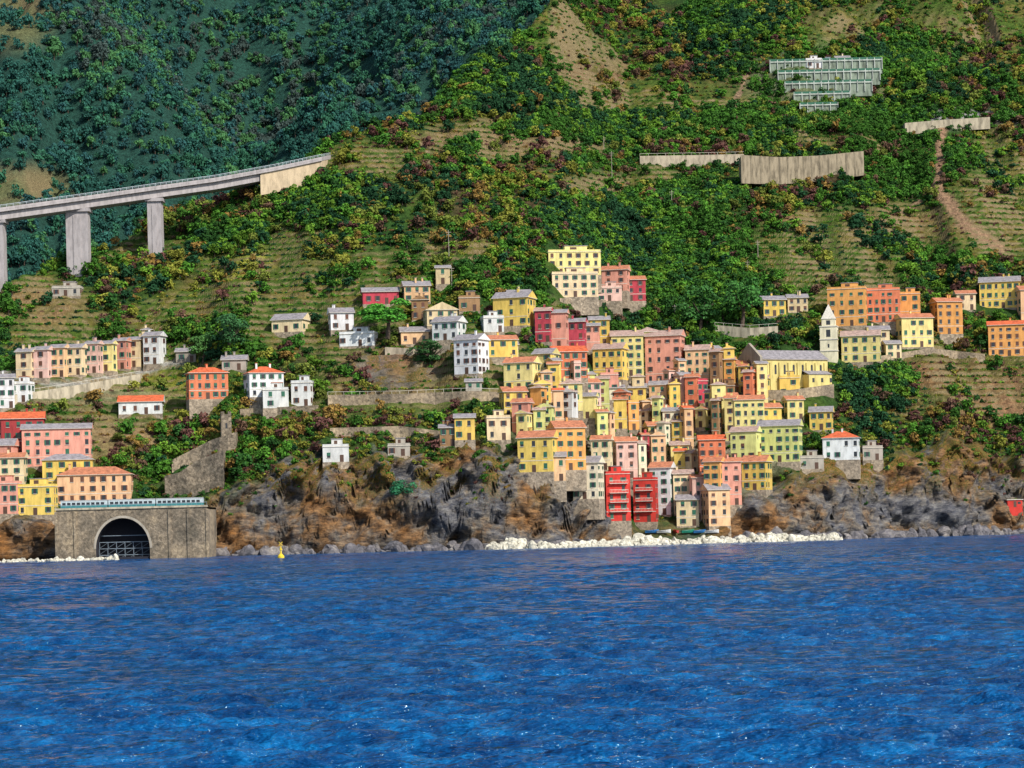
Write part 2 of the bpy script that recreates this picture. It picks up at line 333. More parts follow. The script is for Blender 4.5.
def house(u0,u1,vt,vb,colr,roof='gt',yaw=None,name='house',depth=None,fl=None,shut=None,balc=None,reg=True,pos=None):
    if pos: p=pos
    else:
        uc=(u0+u1)/2;p=site(uc,vb);ym=min(site(u,vb).y for u in (u0+1,(u0+uc)/2,(u1+uc)/2,u1-1))
        if ym<p.y: p=at(uc,vb,max(ym,p.y-9))
    sc=p.y/F
    Wp=(u1-u0)*sc;h=(vb-vt)*sc
    yaw=math.radians(random.uniform(-32,32) if yaw is None else yaw)
    d=depth or random.uniform(7,10)
    w=Wp
    for _ in range(6):
        d_=min(d,max(Wp*.9,3.5));w=(Wp-d_*abs(math.sin(yaw)))/math.cos(yaw)
        if w<Wp*.55: yaw*=.7
    d=d_ if depth is None else depth
    w=max(w,2.5)
    if fl is None: fl=max(1,round(h/3.1))
    b=MB();hw=w/2
    b.box(-hw,hw,0,d,0,h,0);b.box(-hw-.1,hw+.1,-.1,d,-6.5,-.003,1)
    fh=h/fl
    sm=5 if (shut or random.choice('ggb'))=='g' else 6
    gap=random.uniform(2.4,3.6)
    def wins(M,length,sides=True):
        nc=max(1,int(length/gap+.35));sp=length/nc
        ww=min(1.05,sp*.40)*random.uniform(.9,1.05);wh=min(1.65,fh*.56)
        off=random.uniform(-.15,.15)*sp if nc>1 else 0
        skip=.05 if sides else .25
        for r in range(fl):
            hh=wh*(.65 if (r==fl-1 and fl>3) else 1)
            for c in range(nc):
                if random.random()<skip: continue
                cx=-length/2+sp*(c+.5)+off;z0=fh*r+fh*.28
                if r==0 and sides and c==nc//2:
                    b.box(cx-.6,cx+.6,-.05,.02,0.02,2.2,7,M);continue
                b.box(cx-ww/2,cx+ww/2,-.03,.02,z0,z0+hh,4,M)
                sh=random.random()
                if sh<.5:
                    b.box(cx-ww/2-.42,cx-ww/2,-.10,.02,z0,z0+hh,sm,M);b.box(cx+ww/2,cx+ww/2+.42,-.10,.02,z0,z0+hh,sm,M)
                elif sh<.8:
                    b.box(cx-ww/2-.02,cx+ww/2+.02,-.08,-.035,z0+(0 if sh<.65 else hh*.4),z0+hh,sm,M)
                b.box(cx-ww/2-.12,cx+ww/2+.12,-.16,.02,z0-.12,z0-.002,3,M)
        if balc and sides:
            for r in range(1,fl):
                z0=fh*r+.05;L=length*.38
                b.box(-L,L,-1.1,-.005,z0-.15,z0,3,M)
                b.box(-L,L,-1.1,-1.05,z0+.9,z0+1.0,3,M)
                n=int(L*2/.45)
                for i in range(n+1):
                    xx=-L+.02+i*(2*L-.04)/n;b.box(xx-.03,xx+.03,-1.1,-1.05,z0+.001,z0+.9,3,M)
    wins(Matrix(),w)
    wins(Matrix.Translation((hw,d/2,0))@Matrix.Rotation(math.pi/2,4,'Z'),d,False)
    wins(Matrix.Translation((-hw,d/2,0))@Matrix.Rotation(-math.pi/2,4,'Z'),d,False)
    if fl>=3: 
        b.box(-hw-.06,hw+.06,-.06,0-.002,fh-.1,fh+.08,3)
    e=.5;x0,x1,y0,y1=-hw-e,hw+e,-e,d+e;zt=h+.14
    rk=roof[0]
    if rk=='f':
        t=.25;ph=.9
        b.box(x0+.3,x1-.3,y0+.3,y1-.3,h,h+.15,3)
        for bb in ((-hw,hw,0,t),(-hw,hw,d-t,d),):
            b.box(bb[0],bb[1],bb[2],bb[3],h+.152,h+ph,0)
        b.box(-hw,-hw+t,t,d-t,h+.152,h+ph,0);b.box(hw-t,hw,t,d-t,h+.152,h+ph,0)
        if w>5:
            b.box(-hw*.3,hw*.55,d*.45,d*.9,h+.153,h+2.5,0);b.box(-hw*.3-.2,hw*.55+.2,d*.45-.2,d*.9+.2,h+2.502,h+2.7,2)
            b.box(-hw*.1,hw*.15,d*.45-.04,d*.45+.01,h+.2,h+2.1,7)
    else:
        b.box(x0,x1,y0,y1,h+.002,zt,3)
        rise=min(w,d)*.5*.5
        if rk=='h':
            k=min(x1-x0,y1-y0)/2
            if (x1-x0)>=(y1-y0): A=(x0+k,(y0+y1)/2,zt+rise);B=(x1-k,(y0+y1)/2,zt+rise);
            else: A=((x0+x1)/2,y0+k,zt+rise);B=((x0+x1)/2,y1-k,zt+rise)
            c=[(x0,y0,zt+.002),(x1,y0,zt+.002),(x1,y1,zt+.002),(x0,y1,zt+.002)]
            if (x1-x0)>=(y1-y0):
                b.poly([c[0],c[1],B,A],2);b.poly([c[1],c[2],B],2);b.poly([c[2],c[3],A,B],2);b.poly([c[3],c[0],A],2)
            else:
                b.poly([c[0],c[1],A],2);b.poly([c[1],c[2],B,A],2);b.poly([c[2],c[3],B],2);b.poly([c[3],c[0],A,B],2)
        elif rk=='g':
            rise=d*.5*.5;ym=(y0+y1)/2;z=zt+.002
            b.poly([(x0,y0,z),(x1,y0,z),(x1,ym,z+rise),(x0,ym,z+rise)],2);b.poly([(x1,y1,z),(x0,y1,z),(x0,ym,z+rise),(x1,ym,z+rise)],2)
            b.poly([(x1,y0,z),(x1,y1,z),(x1,ym,z+rise)],0);b.poly([(x0,y1,z),(x0,y0,z),(x0,ym,z+rise)],0)
        else:
            rise=w*.5*.5;z=zt+.002
            b.poly([(x0,y0,z),(0,y0,z+rise),(0,y1,z+rise),(x0,y1,z)],2);b.poly([(0,y0,z+rise),(x1,y0,z),(x1,y1,z),(0,y1,z+rise)],2)
            b.poly([(x0,y0,z),(x1,y0,z),(0,y0,z+rise)],0);b.poly([(x1,y1,z),(x0,y1,z),(0,y1,z+rise)],0)
        for _ in range(random.choice([0,1,1,2])):
            cx=random.uniform(-hw*.7,hw*.7);cy=random.uniform(d*.3,d*.7)
            b.box(cx-.3,cx+.3,cy-.3,cy+.3,zt+.01,zt+rise+.9,0);b.box(cx-.4,cx+.4,cy-.4,cy+.4,zt+rise+.902,zt+rise+1.05,2)
    b.done(name,[WM[colr],M_found,RM[roof[1]],M_trim,M_glass,M_shg,M_shb,M_door],p,yaw)
    if reg: RECTS.append((u0,u1,vt-4,vb,p.y));
    FOOT.append((p.x,p.y+d/2,max(w,d)/2+.6))
HL=[
 (-4,16,378,408,'white','gs',10),(8,30,384,402,'white','ft',-10),(14,34,352,378,'cream','gs',-12),(32,50,350,378,'ltpink','gs',-12),(48,66,348,377,'peach','gs',-12),(64,84,348,375,'cream','gs',-12),
 (84,100,344,373,'ltpink','gs',-12),(98,114,344,371,'pale','gs',-12),(112,128,341,369,'pink','gs',-12),(126,142,340,367,'cream','gs',-12),(141,162,336,364,'white','gs',-14),(142,152,330,345,'cream','hs',0),
 (187,231,373,399,'salmon','hr',14),(118,163,402,414,'white','gr',4),
 (0,46,419,452,'dred','gr',8),(-24,4,420,452,'pink','gt',8),(22,92,429,466,'pink','gs',6),(42,94,460,490,'yellow','hs',6),(-20,14,446,474,'pink','gs',0),(0,24,458,484,'cream','gt',0),
 (15,54,487,515,'yellow','fs',0),(-15,18,484,514,'pink','ft',0),(-30,-10,490,520,'cream','ht',0),
 (246,288,373,397,'white','hr',18),(262,290,390,408,'white','ft',6),(290,312,383,406,'white','fs',-8),(222,246,360,370,'grey','gs',0),
 (268,306,320,332,'cream','gs',-14),(329,356,313,330,'white','gs',10),(338,376,334,346,'white','fs',-8),(362,400,292,304,'crimson','gs',6),(403,432,286,302,'peach','gs',8),
 (412,428,300,320,'brown','vs',0),(425,460,310,326,'cream','vs',10),(428,462,322,340,'white','gs',-20),(400,430,332,344,'peach','gs',6),(436,450,268,284,'cream','gs',0),(459,480,298,311,'brown','fs',0),
 (449,484,340,374,'white','gs',-25),(484,520,340,357,'yellow','gt',12),(489,532,298,326,'yellow','gs',-18),(482,506,318,332,'white','fs',10),(508,530,294,310,'pale','gs',0),
 (547,603,252,275,'pale','fs',10),(551,600,274,297,'cream','fs',8),(600,629,270,291,'pink','gt',-12),(598,622,288,301,'ltpink','fs',0),(617,647,280,301,'crimson','gt',6),
 (500,537,363,390,'pale','gt',-18),(502,530,392,417,'yellow','gt',12),(534,552,311,342,'crimson','gp',-10),(550,568,313,347,'pink','gs',-10),(567,586,322,350,'crimson','gs',-8),(585,600,326,350,'pink','gs',0),
 (529,556,354,378,'pale','gs',-20),(552,590,352,378,'salmon','gr',10),(590,626,349,380,'yellow','gp',-16),(612,644,336,376,'pale','gp',0),(638,664,332,379,'lime','hp',10),(643,684,336,383,'pink','gp',-14),(684,711,350,383,'peach','gp',-10),
 (500,520,345,360,'cream','gs',10),(590,610,320,345,'yellow','gs',0),
 (515,556,438,472,'yellow','gt',-12),(553,590,428,470,'orange','gt',14),(570,602,463,499,'ivory','gs',-14),(543,566,457,481,'peach','gs',0),
 (604,634,474,521,'red','fs',12),(632,658,480,522,'red','ft',-10),(647,674,468,515,'white','gt',-16),(674,694,474,514,'cream','gp',0),(692,706,478,520,'ltpink','gt',10),
 (702,724,462,520,'orange','gt',-18),(722,742,462,505,'pink','gt',0),(738,770,462,490,'yellow','gt',-20),(706,734,490,526,'peach','gs',14),(676,700,500,526,'cream','gs',-5),(615,640,442,478,'ltpink','gt',10),(590,612,440,470,'cream','gt',-10),
 (700,726,440,475,'salmon','gr',0),(728,760,432,470,'lime','gp',-18),(756,802,426,462,'lime','gs',-14),(760,784,408,428,'yellow','gt',10),(808,834,412,430,'yellow','gs',-10),(786,806,400,420,'pale','gt',10),
 (735,765,400,436,'pale','gt',0),(780,800,378,396,'yellow','fs',0),
 (826,868,289,326,'orange','fs',-12),(866,902,290,322,'salmon','fs',-8),(898,922,294,320,'orange','fs',-8),(840,882,336,362,'pale','gp',-10),(900,936,318,347,'pale','gt',10),(935,966,302,334,'orange','gt',14),
 (957,976,294,310,'cream','gt',0),(978,1022,282,308,'yellow','gs',-12),(988,1030,325,356,'orange','gr',-8),(762,788,300,316,'yellow','gs',10),(788,808,298,312,'cream','gs',0),(1020,1060,290,320,'peach','gt',5),
 (869,890,330,350,'cream','gs',0),(885,903,344,358,'cream','gs',8),(821,861,438,460,'white','hr',-10),(800,824,458,469,'grey','fs',0),(862,884,448,460,'grey','fs',5),
 (322,350,447,462,'white','fs',5),(388,410,446,456,'grey','fs',0),(455,475,418,440,'yellow','gs',0),(440,458,428,446,'brown','gs',0),(486,512,418,440,'cream','fs',6),(466,482,382,398,'grey','gs',0),
 (176,196,352,362,'grey','gs',0),(52,80,288,296,'grey','fs',0),
]
for t in HL:
    house(*t[:6],yaw=t[6],balc=(t[4] in('red',) and t[3]>500),name='apartment_building' if t[3]-t[2]>34 else 'house')
house(57,132,475,503,'peach','ht',4,name='railway_station_building',depth=10,fl=3,shut='b')
def inside(u,v):
    lo=np.interp(v,[372,392,410,440,470,500,512],[560,525,512,515,545,590,640]);hi=np.interp(v,[372,385,410,440,470,500,512],[715,748,792,792,775,745,720])
    return lo<u<hi
pal=['yellow']*6+['pale']*7+['cream']*4+['ltpink']*3+['pink']*2+['peach']*4+['orange']*3+['salmon','salmon','crimson','lime','lime','lime','white','white','ivory','ivory','brown']
rf=['gs','gs','gp','gp','gt','gt','hs','hp','fs','vp','vs','vt','gr','ft']
vb=512;NH=len(HL)+1
while vb>375:
    u=500+random.uniform(0,14)
    while u<800:
        w=random.uniform(10,25);hh=random.uniform(22,44) if w<18 else random.uniform(16,30)
        uc=u+w/2;vv=vb+random.uniform(-6,6)
        if random.random()>.07 and inside(uc,vv) and not any(r[0]-3<uc<r[1]+3 and (r[2]-3<vv-hh*.5<r[3]-2) for r in RECTS[:NH]):
            house(u,u+w,vv-hh,vv,random.choice(pal),random.choice(rf))
        u+=w*random.uniform(.88,1.25)
    vb-=10.5
# ------------------------------------------------------------ church
def church():
    p=site(795,386);p=at(795,386,min(p.y,site(760,386).y,site(828,386).y));sc=p.y/F;b=MB()
    L=80*sc*.98;h=26*sc;d=13
    b.box(-L/2,L/2,0,d,-8,h,0)
    r=3.6;x0,x1=-L/2-.4,L/2+.4
    z=h+.05;b.box(x0,x1,-.4,d+.4,h+.002,h+.25,3);z=h+.252
    b.poly([(x0,-.4,z),(x1,-.4,z),(x1,d/2,z+r),(x0,d/2,z+r)],2);b.poly([(x1,d+.4,z),(x0,d+.4,z),(x0,d/2,z+r),(x1,d/2,z+r)],2)
    b.poly([(x1,-.4,z),(x1,d+.4,z),(x1,d/2,z+r)],1)
    b.box(-L/2-1.0,-L/2-.002,-1.2,d+1.2,-8,h+1,1)
    b.poly([(-L/2-1.0,-1.2,h+1),(-L/2-1.0,d/2,h+6.3),(-L/2-1.0,d+1.2,h+1)][::-1],1);b.poly([(-L/2,-1.2,h+1),(-L/2,d+1.2,h+1),(-L/2,d/2,h+6.3)],1)
    b.poly([(-L/2-1.0,-1.2,h+1),(-L/2,-1.2,h+1),(-L/2,d/2,h+6.3),(-L/2-1.0,d/2,h+6.3)],3);b.poly([(-L/2,d+1.2,h+1),(-L/2-1.0,d+1.2,h+1),(-L/2-1.0,d/2,h+6.3),(-L/2,d/2,h+6.3)],3)
    n=16;b.poly([(-L/2-1.05,d/2+1.5*math.cos(6.283*i/n),h*.9+1.5*math.sin(6.283*i/n)) for i in range(n)],4)
    b.box(-L/2-1.06,-L/2-1.01,d/2-1.1,d/2+1.1,0,3.6,5)
    for i in range(7):
        cx=-L/2+2.2+i*(L-4)/6.3
        b.box(cx-.4,cx+.4,-.05,.01,h*.45,h*.78,4);b.seg((cx,-.05,h*.78),(cx,.01,h*.78),.4,.4,4,10)
        b.box(cx+1.3,cx+1.75,-.45,-.002,-5,h*.9,0)
    b.box(L*.12,L/2-1,-4,-.003,-8,h*.42,0);b.poly([(L*.12-.3,-4.3,h*.42+.02),(L/2-.7,-4.3,h*.42+.02),(L/2-.7,-.01,h*.42+1.6),(L*.12-.3,-.01,h*.42+1.6)],2)
    for i in range(3): b.box(L*.17+i*3.6,L*.17+i*3.6+.9,-4.05,-3.99,h*.12,h*.12+1.5,4)
    b.done('church',[WM['pale'],wallmat('church_stone',(.42,.39,.33)),RM['s'],M_conc,M_glass,M_door],p,math.radians(26))
    RECTS.append((745,834,345,388,p.y));FOOT.append((p.x,p.y+5,16))
    p=site(829,362);sc=p.y/F;b=MB();w=8.5*sc;h=36*sc
    b.box(-w,w,0,2*w,-8,h,0)
    for z in (h*.3,h*.62,h-.3): b.box(-w-.2,w+.2,-.2,2*w+.2,z,z+.35,1)
    for M in (Matrix(),Matrix.Translation((w,w,0))@Matrix.Rotation(math.pi/2,4,'Z'),Matrix.Translation((-w,w,0))@Matrix.Rotation(-math.pi/2,4,'Z')):
        b.box(-.75,.75,-.04,.01,h*.7,h*.9,2,M);b.box(-.3,.3,-.04,.01,h*.4,h*.5,2,M)
    w2=w*.78;b.box(-w2,w2,w-w2,w+w2,h+.052,h+2.6,0);b.box(-w2*.3,w2*.3,w-w2-.04,w-w2+.01,h+.5,h+2.1,2)
    tp=(0,w,h+8.2);c=[(-w2-.2,w-w2-.2,h+2.6),(w2+.2,w-w2-.2,h+2.6),(w2+.2,w+w2+.2,h+2.6),(-w2-.2,w+w2+.2,h+2.6)]
    for i in range(4): b.poly([c[i],c[(i+1)%4],tp],1)
    b.seg((0,w,h+8),(0,w,h+9.5),.08,.05,3)
    b.done('bell_tower',[WM['ivory'],M_trim,M_glass,M_metal],p,math.radians(-12));RECTS.append((816,842,300,362,p.y));FOOT.append((p.x,p.y+3,5))
church()
# ------------------------------------------------------------ retaining walls
def wall(name,pts,hpx,mat,th=.8,rail=False,pil=0,flat=False):
    b=MB();Q=[]
    for a,c in zip(pts[:-1],pts[1:]):
        n=max(1,int(abs(c[0]-a[0])/8))
        for i in range(n): Q.append((a[0]+(c[0]-a[0])*i/n,a[1]+(c[1]-a[1])*i/n))
    Q.append(pts[-1]);P=[site(*q) for q in Q]
    ys=np.array([p.y for p in P]);kk=np.ones(3)/3
    if flat:
        t=np.linspace(0,1,len(ys));cf=np.polyfit(t,ys,1);fit=np.polyval(cf,t);ys=fit+min(0,(ys-fit).min())
    elif len(ys)>5: ys=np.convolve(np.pad(ys,1,'edge'),kk,'valid')
    P=[at(q[0],q[1],y-2.2) for q,y in zip(Q,ys)]
    hv=hpx if hasattr(hpx,'__len__') else [hpx,hpx]
    hs=[hv[0]+(hv[1]-hv[0])*i/(len(P)-1) for i in range(len(P))]
    bk=12 if flat else 5
    for i in range(len(P)-1):
        p,q=P[i],P[i+1];h0=hs[i]*p.y/F;h1=hs[i+1]*q.y/F
        a=[(p.x,p.y,p.z-3),(q.x,q.y,q.z-3),(q.x,q.y,q.z+h1),(p.x,p.y,p.z+h0)];c=[(x,y+th+bk,z) for x,y,z in a]
        b.poly(a,0);b.poly([a[3],a[2],c[2],c[3]],0)
        if rail:
            b.seg((p.x,p.y+.2,p.z+h0+1),(q.x,q.y+.2,q.z+h1+1),.07,.07,1,4);b.seg((p.x,p.y+.2,p.z+h0),(p.x,p.y+.2,p.z+h0+1),.06,.06,1,4)
        if pil: b.box(p.x-.3,p.x+.3,p.y-.3,p.y-.002,p.z-3,p.z+h0-.2,0)
    for p,h in ((P[0],hs[0]),(P[-1],hs[-1])):
        b.poly([(p.x,p.y,p.z-3),(p.x,p.y,p.z+h*p.y/F),(p.x,p.y+th+bk,p.z+h*p.y/F),(p.x,p.y+th+bk,p.z-3)],0)
    b.done(name,[mat,M_trim],(0,0,0))
    for p,q in zip(Q[:-1],Q[1:]): RECTS.append((p[0],q[0],p[1]-max(hv)-3,p[1]-1,float(ys.mean())))
M_concw=wallmat('weathered_concrete',(.40,.34,.24),.9,.55)
wall('road_retaining_wall',[(742,176),(780,177),(820,174),(864,168)],(21,17),M_concw,flat=True,pil=1)
wall('roadside_wall',[(640,160),(700,159),(744,158)],4,M_concl,rail=True,flat=True)
wall('promenade_wall',[(328,402),(400,401),(470,398),(500,399)],7,M_stone,rail=True)
wall('road_parapet_wall',[(-10,404),(40,396),(90,388),(140,379)],5,M_concl,rail=True)
wall('terrace_wall',[(385,352),(420,354),(450,350)],5,M_concl)
wall('terrace_wall',[(240,414),(280,412),(318,410)],5,M_stone)
wall('terrace_wall',[(560,302),(600,304),(650,303)],4,M_stone)
wall('terrace_wall',[(715,330),(750,333),(778,331)],5,M_concl,rail=True)
wall('terrace_wall',[(745,396),(790,396),(834,390)],6,M_stone)
wall('terrace_wall',[(330,432),(400,430),(450,436)],4,M_stone)
wall('terrace_wall',[(880,360),(930,352),(985,358)],4,M_stone)
wall('terrace_wall',[(905,128),(940,125),(990,122)],5,M_concl,flat=True)
wall('castle_wall',[(165,494),(180,494),(196,490),(210,488),(224,486)],(18,36),M_stoned)
wall('castle_wall',[(172,470),(190,462),(212,452),(236,446)],(10,14),M_stoned)
def ruin():
    p=site(227,450);b=MB();s=p.y/F;h=36*s
    b.box(-1.6,1.6,0,3.2,-5,h,0);b.box(-1.6,-.6,0,3.2,h+.002,h+.8,0);b.box(.6,1.6,0,1.4,h+.002,h+.8,0);b.box(-.3,.3,-.04,0.01,h*.6,h*.75,1)
    b.done('stone_tower',[M_stoned,M_glass],p,.2);RECTS.append((219,235,410,450,p.y))
ruin()
def tiers():
    b=MB();c0=site(825,108);TT=[(800,838,110),(794,850,99),(785,872,88),(778,880,77),(770,882,66)]
    for i,(u0,u1,v) in enumerate(TT):
        p=site((u0+u1)/2,v);ym=min(site(u,v).y for u in (u0,(u0*3+u1)/4,(u0+3*u1)/4,u1));p=at((u0+u1)/2,v,max(min(p.y,ym),p.y-8))
        s=p.y/F;w=(u1-u0)*s/2;h=9.0*s;x=p.x-c0.x;y=p.y-c0.y;z=p.z-c0.z
        b.box(x-w,x+w,y,y+7,z-4,z+h*.62,0)
        n=max(4,int(w*2/3.2))
        for k in range(n+1):
            xx=x-w+k*2*w/n;b.box(xx-.16,xx+.16,y-.5,y-.002,z-2,z+h*.8,1)
        b.box(x-w-.2,x+w+.2,y-.55,y-.505,z+h*.5,z+h*.62,1)
        b.box(x-w,x+w,y+.4,y+.45,z+h*.62+.01,z+h*.9,2)
        RECTS.append((u0,u1,v-7,v-2,p.y))
    b.done('terraced_concrete_structure',[wallmat('mossy_concrete',(.30,.36,.28),.9,.6),wallmat('white_concrete',(.60,.64,.58),.9,.5),M_shg],c0)
tiers()
house(806,822,60,68,'white','fs',0);house(836,850,58,67,'cream','gs',0);house(858,876,64,72,'grey','fs',0);house(822,834,62,68,'blue','fs',0)
# ------------------------------------------------------------ road viaduct
def viaduct():
    b=MB();c0=at(150,186,975)
    ya=min(site(275,190).y,site(290,184).y)-7
    ya=min(max(ya,955),1000);yb=ya+8
    pts=[(-260,240,ya-96),(-130,224,ya-71),(0,209,ya-48),(80,198,ya-34),(150,188,ya-21),(215,179,ya-10),(275,168,ya),(322,158,yb),(338,155,yb+30)]
    D=[]
    for (a,c) in zip(pts[:-1],pts[1:]):
        for i in range(4):
            t=i/4;D.append(at(*(a[k]*(1-t)+c[k]*t for k in range(3))))
    D.append(at(*pts[-1]));D=[d-c0 for d in D]
    def pris(o0,o1,z0,z1,mat):
        for p,q in zip(D[:-1],D[1:]):
            a=[(p.x,p.y+o0,p.z+z0),(q.x,q.y+o0,q.z+z0),(q.x,q.y+o1,q.z+z0),(p.x,p.y+o1,p.z+z0)]
            c=[(x,y,z-z0+z1) for x,y,z in a]
            b.poly(a[::-1],mat);b.poly(c,mat);b.poly([a[0],a[1],c[1],c[0]],mat);b.poly([a[2],a[3],c[3],c[2]],mat)
    pris(0,11,-1.0,-.3,0);pris(1.6,9.4,-3.6,-1.002,0)
    pris(-.05,.25,-.298,.5,0);pris(10.7,11.0,-.298,.5,0);pris(.3,10.6,-.296,-.27,2)
    pris(.05,.15,1.35,1.5,1);pris(.05,.15,.95,1.02,1)
    for p,q in zip(D[:-1],D[1:]):
        for t in (0,.33,.66):
            r=p.lerp(q,t);b.box(r.x-.06,r.x+.06,r.y+.05,r.y+.15,r.z+.5,r.z+1.35,1)
    for u,wp in ((-170,20),(-5,12),(75,22),(153,14)):
        up,_=unroll(u,200);best=min(D,key=lambda d:abs((d+c0).x/(d+c0).y-(up-512)/F))
        w=wp*(best+c0).y/F/2;x=((up-512)/F)*(best+c0).y-c0.x
        b.box(x-w,x+w,best.y+2.5,best.y+8.5,best.z-60,best.z-4.6,0)
        b.box(x-w-.8,x+w+.8,best.y+1.8,best.y+9.2,best.z-4.598,best.z-3.4,0)
        b.box(x-w*.35,x+w*.35,best.y+2.3,best.y+2.498,best.z-60,best.z-6,0)
    SL=D[-10:]
    for i,(p,q) in enumerate(zip(SL[:-1],SL[1:])):
        a=[(p.x,p.y+.8,p.z-9),(q.x,q.y+.8,q.z-9),(q.x,q.y+.8,q.z-1.01),(p.x,p.y+.8,p.z-1.01)];b.poly(a,3)
    p=SL[0];b.poly([(p.x,p.y+.8,p.z-9),(p.x,p.y+.8,p.z-1.01),(p.x,p.y+10,p.z-1.01),(p.x,p.y+10,p.z-9)],3)
    b.done('road_viaduct',[wallmat('viaduct_concrete',(.44,.43,.42)),plain('guard_rail',(.5,.56,.6),.5),plain('asphalt',(.05,.05,.05),.9),wallmat('abutment_concrete',(.62,.52,.34))],c0)
viaduct()
# ------------------------------------------------------------ railway arch and seawall
def seawall():
    y=763;p0=at(57,558,y);p1=at(208,556,y);b=MB();L=(p1-p0).x;c0=Vector((p0.x,y,0))
    zt=at(120,509,y).z;ax=(at(123,550,y).x-c0.x);ar=(at(150,550,y).x-at(96,550,y).x)/2;zs=3.2;azr=at(123,518,y).z-zs
    xs=sorted(set([0,L]+[ax+ar*math.cos(math.pi*i/24) for i in range(25)]+[ax-ar,ax+ar]))
    def bot(x): 
        t=(x-ax)/ar;return zs+azr*math.sqrt(max(0,1-t*t)) if abs(t)<=1.0001 else -3
    for a,c in zip(xs[:-1],xs[1:]):
        inn=abs((a+c)/2-ax)<ar
        za,zc=(bot(a),bot(c)) if inn else (-3,-3)
        b.poly([(a,0,za),(c,0,zc),(c,0,zt),(a,0,zt)],0)
        if inn:
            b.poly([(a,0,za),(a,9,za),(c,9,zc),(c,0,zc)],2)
            m=Vector((ax,0,zs));
            def out(x,z): 
                v=Vector((x,0,z))-m;v=v*(1+.7/max(v.length,.1));v=m+v;return (v.x,-.12,v.z)
            b.poly([(a,-.12,za),(c,-.12,zc),out(c,zc),out(a,za)],3)
            b.poly([(a,-.12,za),(a,0,za),(c,0,zc),(c,-.12,zc)],3)
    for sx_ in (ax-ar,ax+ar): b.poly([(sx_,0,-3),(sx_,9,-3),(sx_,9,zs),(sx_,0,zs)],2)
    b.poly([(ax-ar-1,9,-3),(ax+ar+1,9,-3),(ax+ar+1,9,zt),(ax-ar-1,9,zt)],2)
    b.box(0,L,.002,26,zt-.6,zt+.02,0);b.box(-.3,L+.3,-.35,.3,zt+.022,zt+.6,4);b.poly([(0,0,-3),(0,0,zt),(0,24,zt),(0,24,-3)],0);b.poly([(L,0,-3),(L,24,-3),(L,24,zt),(L,0,zt)],0)
    for i in range(31):
        x=L*i/30;b.box(x-.04,x+.04,-.1,0,zt+.602,zt+1.4,1)
    b.box(0,L,-.1,0,zt+1.402,zt+1.5,1)
    for i in range(9):
        x=L*i/8
        if abs(x-ax)>ar+.8: b.box(x-.4,x+.4,-.3,-.002,-3,zt-.5,0)
    for r in range(4):
        z=1.2+r*1.9;hw=ar*math.sqrt(max(.05,1-max(0,(z-zs)/azr)**2))-.3
        b.box(ax-hw,ax+hw,4.0,4.3,z,z+.18,1)
        for k in range(7):
            x=ax-hw+k*2*hw/6
            if r<3: b.box(x-.07,x+.07,4.05,4.25,z-1.6,z,1)
            if r<3 and k<6: b.seg((x,4.15,z-1.6),(x+hw/3,4.15,z),.05,.05,1,4)
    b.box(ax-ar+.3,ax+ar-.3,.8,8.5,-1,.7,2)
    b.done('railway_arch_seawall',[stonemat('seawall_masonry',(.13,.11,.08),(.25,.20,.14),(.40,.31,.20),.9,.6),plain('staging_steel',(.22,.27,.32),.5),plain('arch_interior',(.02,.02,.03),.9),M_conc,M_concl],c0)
    t=MB();n=3;LL=(L-3)/n
    for i in range(n):
        x0=1+i*(LL+.3);x1=x0+LL
        t.box(x0,x1,0,2.8,.9,1.9,1);t.box(x0,x1,0.002,2.798,1.902,3.1,0);t.box(x0+.05,x1-.05,.1,2.7,3.102,3.5,2)
        k=int(LL/1.5)
        for j in range(k):
            xx=x0+.5+j*(LL-1)/k;t.box(xx,xx+1.0,-.03,.01,2.0,2.8,3)
        for xx in (x0+2,x0+3.6,x1-3.6,x1-2): t.seg((xx,.3,.45),(xx,2.5,.45),.45,.45,4,12)
        t.box(x0+.3,x1-.3,.4,2.4,.5,.898,4)
    t.done('passenger_train',[plain('train_white',(.55,.65,.68),.4),plain('train_green',(.05,.25,.27),.4),plain('train_roof',(.4,.42,.43),.6),M_glass,M_metal],c0+Vector((0,2.5,zt-.6)))
    RECTS.append((50,212,490,560,790));FOOT.append((p0.x+L/2,775,24))
seawall()
# ------------------------------------------------------------ boulders
def rocks(name,line,n,smin_,smax_,spread,zhi,mat,seed):
    r=np.random.default_rng(seed)
    import bmesh
    bm=bmesh.new();bmesh.ops.create_icosphere(bm,subdivisions=2,radius=1);bv=np.array([v.co[:] for v in bm.verts]);bf=np.array([[v.index for v in f.verts] for f in bm.faces]);bm.free()
    VV=[];FF=[];c=0;L=np.array(line)
    seg=np.r_[0,np.cumsum(np.hypot(np.diff(L[:,0]),np.diff(L[:,1])))]
    for i in range(n):
        t=r.uniform(0,seg[-1]);x=np.interp(t,seg,L[:,0]);y=np.interp(t,seg,L[:,1])
        q=r.uniform(-1,1);y+=q*spread;s=r.uniform(smin_,smax_)*(1.5 if r.uniform()<.1 else 1);z=(1-abs(q))*zhi*r.uniform(.3,1)*(.7+.5*math.sin(t*.21)*math.sin(t*.07+1))-.2
        dirs=r.normal(size=(9,3));dirs/=np.linalg.norm(dirs,axis=1)[:,None]
        v=bv.copy();
        for dd in dirs:
            pr=v@dd;cut=r.uniform(.45,.8);v=v-np.clip(pr-cut,0,None)[:,None]*dd
        v=v*s*r.uniform(.7,1.25,3);a=r.uniform(0,6.28);R=np.array([[math.cos(a),-math.sin(a),0],[math.sin(a),math.cos(a),0],[0,0,1]])
        VV.append(v@R.T+np.array([x+r.normal(0,.6),y,z]));FF.append(bf+c);c+=len(bv)
    me=numesh(name,np.concatenate(VV),np.concatenate(FF),smooth=False);addobj(name,me,[mat])
